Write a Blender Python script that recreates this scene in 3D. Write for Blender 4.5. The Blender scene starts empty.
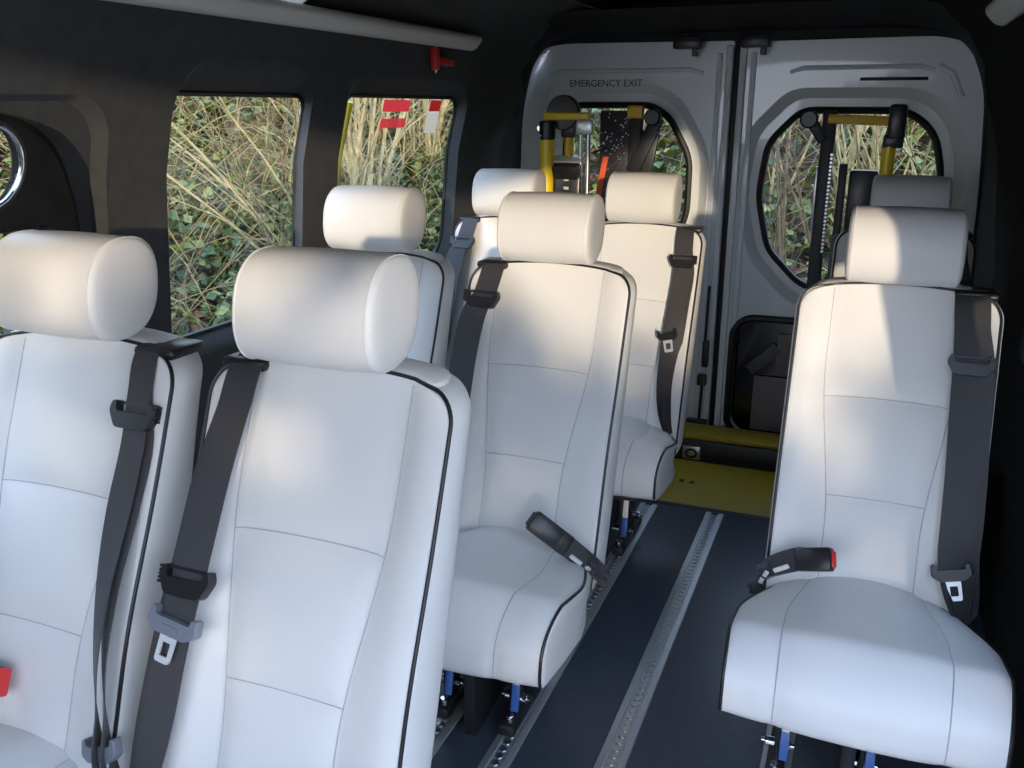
import bpy, bmesh, math, random
from mathutils import Vector, Matrix, Euler
import numpy as np
R = math.radians
random.seed(7)
SC = bpy.context.scene
COL = SC.collection

# ------------------------------------------------------------------ materials
def mat(name, col=(.5, .5, .5), rough=.5, metal=0.0, spec=.5, coat=0.0, bump=0.0, bscale=200.0, var=0.0, vscale=8.0, sheen=0.0, emit=None, island=None):
    m = bpy.data.materials.new(name); m.use_nodes = True
    nt = m.node_tree; b = nt.nodes['Principled BSDF']
    b.inputs['Base Color'].default_value = (*col, 1)
    b.inputs['Roughness'].default_value = rough
    b.inputs['Metallic'].default_value = metal
    b.inputs['Specular IOR Level'].default_value = spec
    b.inputs['Coat Weight'].default_value = coat
    b.inputs['Sheen Weight'].default_value = sheen
    tc = nt.nodes.new('ShaderNodeTexCoord')
    if var:
        n = nt.nodes.new('ShaderNodeTexNoise'); n.inputs['Scale'].default_value = vscale; n.inputs['Detail'].default_value = 5
        nt.links.new(tc.outputs['Object'], n.inputs['Vector'])
        r = nt.nodes.new('ShaderNodeValToRGB')
        r.color_ramp.elements[0].position = .3; r.color_ramp.elements[1].position = .7
        r.color_ramp.elements[0].color = (*[c * (1 - var) for c in col], 1)
        r.color_ramp.elements[1].color = (*[min(1, c * (1 + var)) for c in col], 1)
        nt.links.new(n.outputs['Fac'], r.inputs['Fac']); nt.links.new(r.outputs['Color'], b.inputs['Base Color'])
    if island:
        g = nt.nodes.new('ShaderNodeNewGeometry')
        r = nt.nodes.new('ShaderNodeValToRGB'); r.color_ramp.interpolation = 'LINEAR'
        els = r.color_ramp.elements
        while len(els) < len(island): els.new(.5)
        for i, c in enumerate(island):
            els[i].position = i / (len(island) - 1); els[i].color = (*c, 1)
        nt.links.new(g.outputs['Random Per Island'], r.inputs['Fac']); nt.links.new(r.outputs['Color'], b.inputs['Base Color'])
    if bump:
        n = nt.nodes.new('ShaderNodeTexNoise'); n.inputs['Scale'].default_value = bscale; n.inputs['Detail'].default_value = 3
        nt.links.new(tc.outputs['Object'], n.inputs['Vector'])
        bp = nt.nodes.new('ShaderNodeBump'); bp.inputs['Strength'].default_value = bump; bp.inputs['Distance'].default_value = .002
        nt.links.new(n.outputs['Fac'], bp.inputs['Height']); nt.links.new(bp.outputs['Normal'], b.inputs['Normal'])
    if emit:
        b.inputs['Emission Color'].default_value = (*emit[0], 1); b.inputs['Emission Strength'].default_value = emit[1]
    return m

def glass_mat(name, tint=(1, 1, 1), refl=.06):
    m = bpy.data.materials.new(name); m.use_nodes = True
    nt = m.node_tree; nt.nodes.clear()
    o = nt.nodes.new('ShaderNodeOutputMaterial'); mx = nt.nodes.new('ShaderNodeMixShader')
    t = nt.nodes.new('ShaderNodeBsdfTransparent'); t.inputs['Color'].default_value = (*tint, 1)
    g = nt.nodes.new('ShaderNodeBsdfGlossy'); g.inputs['Roughness'].default_value = .02
    f = nt.nodes.new('ShaderNodeFresnel'); f.inputs['IOR'].default_value = 1.35
    mt = nt.nodes.new('ShaderNodeMath'); mt.operation = 'MULTIPLY'; mt.inputs[1].default_value = refl * 2
    nt.links.new(f.outputs[0], mt.inputs[0]); nt.links.new(mt.outputs[0], mx.inputs[0])
    nt.links.new(t.outputs[0], mx.inputs[1]); nt.links.new(g.outputs[0], mx.inputs[2]); nt.links.new(mx.outputs[0], o.inputs[0])
    return m

M = dict(
    vinyl=mat('cream_leatherette', (.77, .75, .725), .42, spec=.4, bump=.12, bscale=350, var=.03, vscale=5),
    stitch=mat('stitching', (.44, .44, .45), .8),
    piping=mat('black_piping', (.012, .012, .014), .35),
    belt=mat('belt_webbing', (.040, .037, .040), .55, bump=.3, bscale=900, sheen=.15),
    black=mat('black_plastic', (.018, .018, .02), .32, spec=.5),
    blackm=mat('black_steel', (.015, .016, .018), .45, spec=.5),
    grey=mat('grey_plastic', (.20, .215, .25), .28, spec=.6),
    chrome=mat('chrome', (.82, .83, .85), .16, 1.0),
    steel=mat('brushed_steel', (.62, .63, .65), .3, 1.0),
    alu=mat('aluminium_rail', (.58, .59, .60), .45, .75, bump=.1, bscale=300),
    blue=mat('blue_plastic', (.05, .13, .42), .35),
    blade=mat('polished_tongue', (.80, .82, .85), .32, .35),
    red=mat('red_plastic', (.75, .03, .03), .35),
    tagwhite=mat('white_tag', (.8, .8, .8), .5),
    carpet=mat('charcoal_carpet_trim', (.054, .054, .054), .95, spec=.1, bump=.6, bscale=420, var=.10, vscale=30, sheen=.1),
    carpetd=mat('dark_carpet_trim', (.014, .0145, .015), .95, spec=.1, bump=.5, bscale=420, var=.2, vscale=14),
    ceil=mat('black_headlining', (.016, .016, .017), .9, spec=.15, bump=.3, bscale=300, var=.2),
    trim=mat('black_rear_trim', (.008, .008, .009), .6, spec=.3),
    floor=mat('navy_vinyl_floor', (.050, .060, .082), .33, spec=.5, bump=.1, bscale=500, var=.12, vscale=60),
    white=mat('white_gloss_paint', (.80, .82, .84), .22, spec=.5, coat=.6),
    rubber=mat('black_rubber', (.009, .009, .01), .5),
    yellow=mat('yellow_paint', (.92, .66, .02), .33, spec=.5, coat=.2),
    yellowd=mat('yellow_grip_plate', (.42, .285, .010), .55, bump=.5, bscale=260),
    amber=mat('amber_paint', (.74, .46, .02), .4),
    orange=mat('orange_strap', (.75, .10, .02), .6),
    panel=mat('gloss_black_panel', (.006, .006, .007), .12, coat=.3),
    taupe=mat('taupe_card', (.22, .185, .185), .5),
    greyp=mat('grey_lift_panel', (.10, .10, .10), .5),
    mesh=mat('dark_grip_plate', (.035, .03, .03), .4, .4, bump=.9, bscale=120),
    sticker=mat('red_sticker', (.9, .05, .05), .5),
    cream=mat('cream_sticker', (.85, .66, .46), .5),
    strip=mat('satin_grey_cover', (.60, .58, .55), .38, spec=.5),
    lens=mat('ceiling_lamp_lens', (.75, .8, .9), .2, emit=((.8, .88, 1), .2)),
    ink=mat('black_lettering', (.012, .012, .012), .6),
    glass=glass_mat('clear_glass', (.93, .95, .94), .05),
    soil=mat('leaf_litter_soil', (.055, .042, .026), .95, var=.5, vscale=6, bump=1.0, bscale=30),
    bark=mat('pale_bark', (.42, .32, .15), .8, var=.35, vscale=12),
    barkd=mat('grey_brown_bark', (.17, .115, .06), .85, var=.35, vscale=12),
    straw=mat('dead_bramble_cane', (.3, .25, .14), .8, island=[(.07, .042, .016), (.19, .13, .045), (.36, .26, .10), (.50, .39, .17)]),
    leafg=mat('ivy_leaf', (.05, .1, .04), .45, island=[(.018, .045, .010), (.04, .09, .018), (.11, .15, .025), (.26, .27, .06), (.03, .07, .022)]),
    leafr=mat('fallen_leaf', (.2, .08, .04), .7, island=[(.10, .03, .02), (.25, .06, .04), (.30, .15, .07), (.16, .10, .05)]),
    shade_hedge=mat('shade_hedge_leaf', (.04, .07, .03), .6, island=[(.02, .045, .02), (.05, .09, .03)]),
)

for k_ in ('sticker', 'cream'):
    n_ = M[k_].node_tree; p_ = n_.nodes['Principled BSDF']; t_ = n_.nodes.new('ShaderNodeBsdfTranslucent'); x_ = n_.nodes.new('ShaderNodeMixShader'); x_.inputs[0].default_value = .5
    t_.inputs['Color'].default_value = p_.inputs['Base Color'].default_value
    n_.links.new(p_.outputs[0], x_.inputs[1]); n_.links.new(t_.outputs[0], x_.inputs[2]); n_.links.new(x_.outputs[0], n_.nodes['Material Output'].inputs['Surface'])
# ------------------------------------------------------------------ mesh helpers
class MB:
    def __init__(s): s.v = []; s.f = []
    def add(s, vs, fs):
        o = len(s.v); s.v += [tuple(v) for v in vs]; s.f += [tuple(i + o for i in f) for f in fs]; return s
    def box(s, c, d, bev=.0, rot=None, seg=2):
        bm = bmesh.new(); bmesh.ops.create_cube(bm, size=1)
        for v in bm.verts: v.co = Vector((v.co.x * d[0], v.co.y * d[1], v.co.z * d[2]))
        if bev: bmesh.ops.bevel(bm, geom=bm.edges[:], offset=min(bev, min(d) * .49), segments=seg, affect='EDGES', profile=.5)
        mt = Matrix.Translation(c)
        if rot: mt = mt @ Euler(rot).to_matrix().to_4x4()
        bm.transform(mt); bm.verts.ensure_lookup_table()
        for i, v in enumerate(bm.verts): v.index = i
        s.add([v.co for v in bm.verts], [[v.index for v in f.verts] for f in bm.faces]); bm.free(); return s
    def obox(s, a, b, w, t, up=(0, 0, 1), bev=.0):
        """a bevelled bar from a to b, w wide, t thick"""
        a = Vector(a); b = Vector(b); d = b - a; L = d.length; d.normalize()
        u = Vector(up); x = d.cross(u)
        if x.length < 1e-4: x = d.cross(Vector((1, 0, 0)))
        x.normalize(); z = x.cross(d)
        rot = Matrix((x, d, z)).transposed().to_euler()
        return s.box((a + b) / 2, (w, L, t), bev, rot)
    def tube(s, pts, r, n=8, cap=True, closed=False):
        pts = [Vector(p) for p in pts]; N = len(pts); rr = r if isinstance(r, (list, tuple)) else [r] * N
        t0 = (pts[1] - pts[0]).normalized(); u = t0.orthogonal().normalized(); vs = []; fs = []
        for i, p in enumerate(pts):
            if closed: t = pts[(i + 1) % N] - pts[i - 1]
            else: t = pts[min(i + 1, N - 1)] - pts[max(i - 1, 0)]
            if t.length < 1e-9: t = t0
            t.normalize(); u = u - t * u.dot(t)
            if u.length < 1e-6: u = t.orthogonal()
            u.normalize(); w = t.cross(u)
            for k in range(n):
                a = 2 * math.pi * k / n; vs.append(p + (u * math.cos(a) + w * math.sin(a)) * rr[i])
        for i in range(N if closed else N - 1):
            j = (i + 1) % N
            for k in range(n):
                k2 = (k + 1) % n; fs.append((i * n + k, i * n + k2, j * n + k2, j * n + k))
        if cap and not closed:
            fs.append(tuple(range(n))[::-1]); fs.append(tuple((N - 1) * n + k for k in range(n)))
        return s.add(vs, fs)
    def cyl(s, a, b, r, n=20, bev=0.0):
        a = Vector(a); b = Vector(b)
        if bev:
            d = (b - a).normalized() * bev
            return s.tube([a, a + d * .01, a + d, b - d, b - d * .01, b], [r - bev, r - bev, r, r, r - bev, r - bev], n)
        return s.tube([a, b], r, n)
    def loft(s, loops, cap0=False, cap1=False, ring=True):
        n = len(loops[0]); vs = [p for l in loops for p in l]; fs = []
        for i in range(len(loops) - 1):
            for k in range(n if ring else n - 1):
                k2 = (k + 1) % n; fs.append((i * n + k, i * n + k2, (i + 1) * n + k2, (i + 1) * n + k))
        if cap0: fs.append(tuple(range(n))[::-1])
        if cap1: fs.append(tuple((len(loops) - 1) * n + k for k in range(n)))
        return s.add(vs, fs)
    def sphere(s, c, r, seg=16, zs=1.0, half=False):
        c = Vector(c); loops = []; m = seg // 2
        for i in range(m + 1):
            a = math.pi * i / m
            if half: a *= .5
            rr = max(1e-5, math.sin(a) * r)
            loops.append([c + Vector((rr * math.cos(2 * math.pi * k / seg), rr * math.sin(2 * math.pi * k / seg), math.cos(a) * r * zs)) for k in range(seg)])
        return s.loft(loops, True, True)
    def ribbon(s, pts, wdirs, width, th=.0022, ribs=True):
        """webbing: catmull-rom through pts, wdirs = half width direction at each"""
        P = [Vector(p) for p in pts]; W = [Vector(w) for w in wdirs]; n = len(P); loops = []
        def cr(A, i, t):
            a, b, c, d = A[max(i - 1, 0)], A[i], A[min(i + 1, n - 1)], A[min(i + 2, n - 1)]
            return .5 * ((2 * b) + (c - a) * t + (2 * a - 5 * b + 4 * c - d) * t * t + (3 * b - a - 3 * c + d) * t ** 3)
        L = []
        for i in range(n - 1):
            for k in range(10): L.append((cr(P, i, k / 10), cr(W, i, k / 10), cr(P, i, k / 10 + .01) - cr(P, i, k / 10)))
        L.append((P[-1], W[-1], P[-1] - P[-2]))
        m = 24
        for p, w, t in L:
            w = w.normalized(); t = t.normalized(); nn = w.cross(t).normalized(); lp = []
            for k in range(m + 1):
                q = -1 + 2 * k / m; h = th * (.6 + .4 * (abs(math.sin(q * math.pi * 2.5)) if ribs and abs(q) < .92 else .3))
                lp.append(p + w * (q * width / 2) + nn * h * .5)
            for k in range(m, -1, -1):
                q = -1 + 2 * k / m; lp.append(p + w * (q * width / 2) - nn * th * .5)
            loops.append(lp)
        return s.loft(loops, True, True)
    def mirror(s):
        r = MB(); r.v = [(-x, y, z) for x, y, z in s.v]; r.f = [f[::-1] for f in s.f]; return r
    def mesh(s, name, m, angle=40, smooth=True):
        me = bpy.data.meshes.new(name); me.from_pydata(s.v, [], s.f)
        me.update(); fix_normals(me)
        if smooth:
            me.polygons.foreach_set('use_smooth', [True] * len(me.polygons)); me.set_sharp_from_angle(angle=R(angle))
        me.materials.append(m); return me
    def build(s, name, m, parent=None, angle=40, smooth=True):
        return link(bpy.data.objects.new(name, s.mesh(name, m, angle, smooth)), parent)

def fix_normals(me):
    bm = bmesh.new(); bm.from_mesh(me); bmesh.ops.recalc_face_normals(bm, faces=bm.faces[:]); bm.to_mesh(me); bm.free()
def link(o, parent=None):
    COL.objects.link(o)
    if parent: o.parent = parent
    return o
def empty(name, loc=(0, 0, 0), rz=0.0):
    o = bpy.data.objects.new(name, None); o.empty_display_size = .1; o.location = loc; o.rotation_euler = (0, 0, rz); return link(o)
def tag(o, label=None, cat=None, group=None, kind=None):
    for k, v in (('label', label), ('category', cat), ('group', group), ('kind', kind)):
        if v: o[k] = v
    return o
def struct(o): o['kind'] = 'structure'; return o
def copy_tree(o, parent=None):
    c = o.copy(); COL.objects.link(c); c.parent = parent
    for ch in list(o.children): copy_tree(ch, c)
    return c
def rrect(u0, v0, u1, v1, r, n=8):
    if not isinstance(r, (list, tuple)): r = [r] * 4
    pts = []
    def sub(pts):
        if n <= 3: return pts
        o = []
        for i, p in enumerate(pts):
            o.append(p); b = pts[(i + 1) % len(pts)]
            if i % (n + 1) == n:
                for k in range(1, 14): o.append((p[0] + (b[0] - p[0]) * k / 14, p[1] + (b[1] - p[1]) * k / 14))
        return o
    for (cu, cv, a0), q in zip(((u0, v0, 180), (u1, v0, 270), (u1, v1, 0), (u0, v1, 90)), r):
        x = cu + (q if cu == u0 else -q); y = cv + (q if cv == v0 else -q)
        for k in range(n + 1):
            a = R(a0 + 90 * k / n); pts.append((x + q * math.cos(a), y + q * math.sin(a)))
    return sub(pts)
def rpoly(pts, r, n=6):
    """polygon with rounded corners"""
    out = []; N = len(pts)
    if not isinstance(r, (list, tuple)): r = [r] * N
    for i in range(N):
        p = Vector(pts[i]); a = (Vector(pts[i - 1]) - p); b = (Vector(pts[(i + 1) % N]) - p)
        q = min(r[i], a.length * .49, b.length * .49); A = p + a.normalized() * q; B = p + b.normalized() * q
        for k in range(n + 1):
            t = k / n; c = A * (1 - t) ** 2 + p * 2 * t * (1 - t) + B * t * t; out.append((c.x, c.y))
    return out
def scale_loop(lp, k, ky=None):
    ky = k if ky is None else ky
    cx = (min(p[0] for p in lp) + max(p[0] for p in lp)) / 2; cy = (min(p[1] for p in lp) + max(p[1] for p in lp)) / 2
    w = (max(p[0] for p in lp) - min(p[0] for p in lp)) / 2; h = (max(p[1] for p in lp) - min(p[1] for p in lp)) / 2
    return [(cx + (p[0] - cx) * (1 + k / w), cy + (p[1] - cy) * (1 + ky / h)) for p in lp]
def plate(loops, fn, cuts_u=(), cuts_v=()):
    """flat plate with holes (first loop outer), mapped by fn(u,v)->xyz"""
    cu = bpy.data.curves.new('t', 'CURVE'); cu.dimensions = '2D'; cu.fill_mode = 'BOTH'
    for lp in loops:
        sp = cu.splines.new('POLY'); sp.points.add(len(lp) - 1); sp.use_cyclic_u = True
        for p, q in zip(sp.points, lp): p.co = (q[0], q[1], 0, 1)
    ob = bpy.data.objects.new('t', cu); COL.objects.link(ob)
    dg = bpy.context.evaluated_depsgraph_get(); dg.update()
    me = bpy.data.meshes.new_from_object(ob.evaluated_get(dg))
    bm = bmesh.new(); bm.from_mesh(me)
    for cs, nrm in ((cuts_u, (1, 0, 0)), (cuts_v, (0, 1, 0))):
        for c in cs:
            bmesh.ops.bisect_plane(bm, geom=bm.verts[:] + bm.edges[:] + bm.faces[:], plane_co=Vector(nrm) * c, plane_no=nrm)
    bmesh.ops.remove_doubles(bm, verts=bm.verts[:], dist=1e-5)
    bm.verts.ensure_lookup_table()
    for i, v in enumerate(bm.verts): v.index = i
    b = MB().add([fn(v.co.x, v.co.y) for v in bm.verts], [[v.index for v in f.verts] for f in bm.faces])
    bm.free(); bpy.data.objects.remove(ob); bpy.data.curves.remove(cu); bpy.data.meshes.remove(me)
    return b
def sstep(a, b, x):
    t = max(0, min(1, (x - a) / (b - a))); return t * t * (3 - 2 * t)

# ------------------------------------------------------------------ camera
cam_d = bpy.data.cameras.new('camera'); cam = bpy.data.objects.new('camera', cam_d); COL.objects.link(cam)
cam_d.sensor_width = 36; cam_d.lens = 890 / 1024 * 36; cam_d.clip_start = .02
H = 1.45
cam.location = (0, 0, H); cam.rotation_euler = (R(90) - math.atan(276 / 890), 0, R(21.8))
SC.camera = cam

# ------------------------------------------------------------------ the seat
HW, ZB, ZT, REC = .222, .30, 1.03, .40
DEPTHF = lambda z: .118 - .045 * sstep(.55, 1.03, z)
def yb(z): return -(1.03 - z) * REC - .012 * math.exp(-((z - .62) / .15) ** 2)
def xseam(z): return .142 - .040 * sstep(0, 1, (.88 - z) / .38)
SEAM_Z = (.80, .585)
def puff(x, z):
    ax = abs(x); b = .014 * sstep(.11, .19, ax)
    d = abs(ax - xseam(z))
    if ax < xseam(z) + .002:
        d = min(d, abs(z - SEAM_Z[0] + .25 * x * x), abs(z - SEAM_Z[1] + .25 * x * x))
    return b + .0065 * (1 - math.exp(-d / .018))
def fy(x, z): return yb(z) - puff(x, z)
def arch(x, z): return .022 * (1 - (x / HW) ** 2) * sstep(.80, 1.03, z)

def backrest():
    m = MB(); zs = [ZB + (ZT - .06 - ZB) * i / 90 for i in range(91)]
    zs += [ZT - .06 + .06 * math.sin(R(90) * i / 10) for i in range(1, 11)]
    loops = []; NF = 61; rc = .042
    def lp(z, iy, ix):
        hw = HW
        if z > ZT - rc: hw = HW - rc + math.sqrt(max(0, rc * rc - (z - ZT + rc) ** 2))
        hw -= ix; d = DEPTHF(z); pts = []
        if z < ZB + .02: hw -= .01 * (1 - (z - ZB) / .02)
        r = .014; rb = .035
        xs = [-(hw - r) + 2 * (hw - r) * k / (NF - 1) for k in range(NF)]
        f = [(x, fy(x, z) + iy) for x in xs]
        y0 = f[-1][1]
        c = [(hw - r + r * math.sin(R(a)), y0 + r - r * math.cos(R(a))) for a in (22, 45, 68, 90)]
        yB = yb(z) + d - iy
        s2 = [(hw + .004, y0 + r + (yB - rb - y0 - r) * q) for q in (.25, .5, .75)]
        c2 = [(hw - rb + rb * math.cos(R(a)), yB - rb + rb * math.sin(R(a))) for a in (0, 22, 45, 68)]
        right = c + s2 + c2
        bk = [(x * (hw - rb) / (hw - r), yB) for x in xs[::-1]]
        left = [(-x, y) for x, y in right[::-1]]
        full = f + right + bk + left
        return [(x, y + REC * arch(x, z), z + arch(x, z)) for x, y in full]
    for z in zs: loops.append(lp(z, 0, 0))
    loops.append([(p[0], p[1] + .004 * (1 if k < 61 else 0), p[2] + .006) for k, p in enumerate(lp(ZT, .003, 0))])
    top = [(p[0], p[1], p[2] + .009) for p in lp(ZT, .014, .004)]
    loops.append(top)
    m.loft(loops, cap0=True)
    n = len(top); o = len(m.v) - n; ns = 11
    fs = []
    for k in range(NF - 1):
        fs.append((o + k, o + k + 1, o + NF + ns + (NF - 2 - k), o + NF + ns + (NF - 1 - k)))
    fs.append(tuple(o + k for k in range(NF - 1, NF + ns + 1)))
    fs.append(tuple([o + k for k in range(NF + ns + NF - 1, n)] + [o]))
    m.f += fs
    return m
def edge_path(ins=.0):
    """front edge of the backrest: up one side, over the arch, down the other"""
    P = []; rc = .042
    for i in range(40):
        z = ZB + .01 + (ZT - rc - ZB - .01) * i / 39; P.append((HW - .004 - ins, z))
    for i in range(1, 9):
        a = R(90 * i / 9); P.append((HW - rc + (rc - .004 - ins) * math.cos(a), ZT - rc + (rc + .003) * math.sin(a)))
    top = [(HW - rc - 2 * (HW - rc) * k / 30, ZT + .003) for k in range(31)]
    P = P + top + [(-x, z) for x, z in P[::-1]]
    return [(x, fy(x, z) + .002 + REC * arch(x, z), z + arch(x, z)) for x, z in P]
def stitch_paths():
    out = []
    for s in (-1, 1):
        out.append([(s * xseam(z), fy(s * xseam(z), z) + REC * arch(xseam(z), z) - .0006, z + arch(xseam(z), z)) for z in [.36 + (ZT - .365) * k / 40 for k in range(41)]])
    for z0 in SEAM_Z:
        xs = [-xseam(z0) + 2 * xseam(z0) * k / 20 for k in range(21)]
        out.append([(x, fy(x, z0 - .25 * x * x) - .0006, z0 - .25 * x * x) for x in xs])
    return out
HRC = (-.008, 1.147); HRA, HRB = .078, .084; HX = .111
def headrest():
    m = MB(); n = 40; loops = []
    def ring(x, k, bar=0):
        l = []
        for i in range(n):
            a = 2 * math.pi * i / n; e = 2 / 2.45
            c, s_ = math.cos(a), math.sin(a)
            y = (HRA * k + bar) * math.copysign(abs(c) ** e, c); z = (HRB * k + bar) * math.copysign(abs(s_) ** e, s_)
            l.append((x, HRC[0] + y + z * .16, HRC[1] + z))
        return l
    st = [(HX + .013, .02), (HX + .0135, .35), (HX + .013, .65), (HX + .011, .86), (HX + .008, .95), (HX + .004, .99), (HX, 1.0)]
    for x, k in st: loops.append(ring(-x, k))
    for i in range(1, 12):
        x = -HX + 2 * HX * i / 12; loops.append(ring(x, 1, .003 * (1 - (x / HX) ** 2)))
    for x, k in st[::-1]: loops.append(ring(x, k))
    m.loft(loops, True, True)
    sm = MB()
    sm.tube(ring(HX + .0015, 1.0), .0016, 6, closed=True)
    return m, sm
def cushion_hw(y): return .196 + .058 * sstep(-.22, -.52, y) - .006 * sstep(-.62, -.75, y)
def cushion_profile():
    P = [(-.17 - .46 * k / 24, .330 + .130 * (k / 24) ** .9) for k in range(25)]
    P += [(-.63 - .105 * math.sin(R(a)), 0.460 - .085 + .085 * math.cos(R(a))) for a in range(9, 91, 9)]
    P += [(-.737, .365)] + [(-.717 - .02 * math.cos(R(a)), .345 - .02 * math.sin(R(a)) ) for a in (0, 30, 60, 90)]
    ntop = len(P)
    P += [(-.717 + .54 * k / 10, .325 - .065 * k / 10) for k in range(1, 11)] + [(-.168, .27), (-.160, .29), (-.163, .315)]
    return P, ntop
def cush_z(t, y, z, top=True):
    if not top: return z, 0.0
    w = 1 - sstep(-.64, -.735, y); w = max(0, min(1, (y + .735) / .09)); dome = (.016 + .034 * sstep(-.55, -.2, y)) * (1 - t * t) * w
    d = abs(abs(t) - .60) * .22
    p = .007 * (1 - math.exp(-d / .015))
    rd = .012 * sstep(.93, 1.0, abs(t))
    return z + w * (dome + p - rd), -p * (1 - w) * 1.0
def cushion():
    P, nt_ = cushion_profile(); m = MB(); loops = []
    ts = [-1 + 2 * k / 48 for k in range(49)]
    def lp(t, shrink=0, ext=0):
        l = []
        for i, (y, z) in enumerate(P):
            hw = cushion_hw(y); z2, dy = cush_z(t, y, z, i < nt_)
            y2 = y + dy
            if shrink: y2 = -.44 + (y2 + .44) * (1 - shrink / .28); z2 = .38 + (z2 - .38) * (1 - shrink / .075)
            # the front edge is bowed forward in plan
            y2 -= .02 * (1 - t * t) * sstep(-.5, -.73, y)
            l.append((t * hw + math.copysign(ext, t), y2, z2))
        return l
    loops.append(lp(-1, .016, .004)); loops.append(lp(-1, .004, .002))
    for t in ts: loops.append(lp(t))
    loops.append(lp(1, .004, .002)); loops.append(lp(1, .016, .004))
    m.loft(loops, True, True)
    def line(t, n0=0):
        out = []
        for i in range(n0, nt_ - 2):
            y, z = P[i]; z2, dy = cush_z(t, y, z); out.append((t * cushion_hw(y), y + dy - .02 * (1 - t * t) * sstep(-.5, -.73, y), z2))
        return out
    pp = MB(); ss = MB()
    for t in (.985,): pp.tube([(x + math.copysign(.002, t), y - .001, z + .001) for x, y, z in line(t)], .0036, 8)
    for t in (-.60, .60): ss.tube([(x, y - .0012, z + .0012) for x, y, z in line(t)], .0014, 5)
    return m, pp, ss

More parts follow.
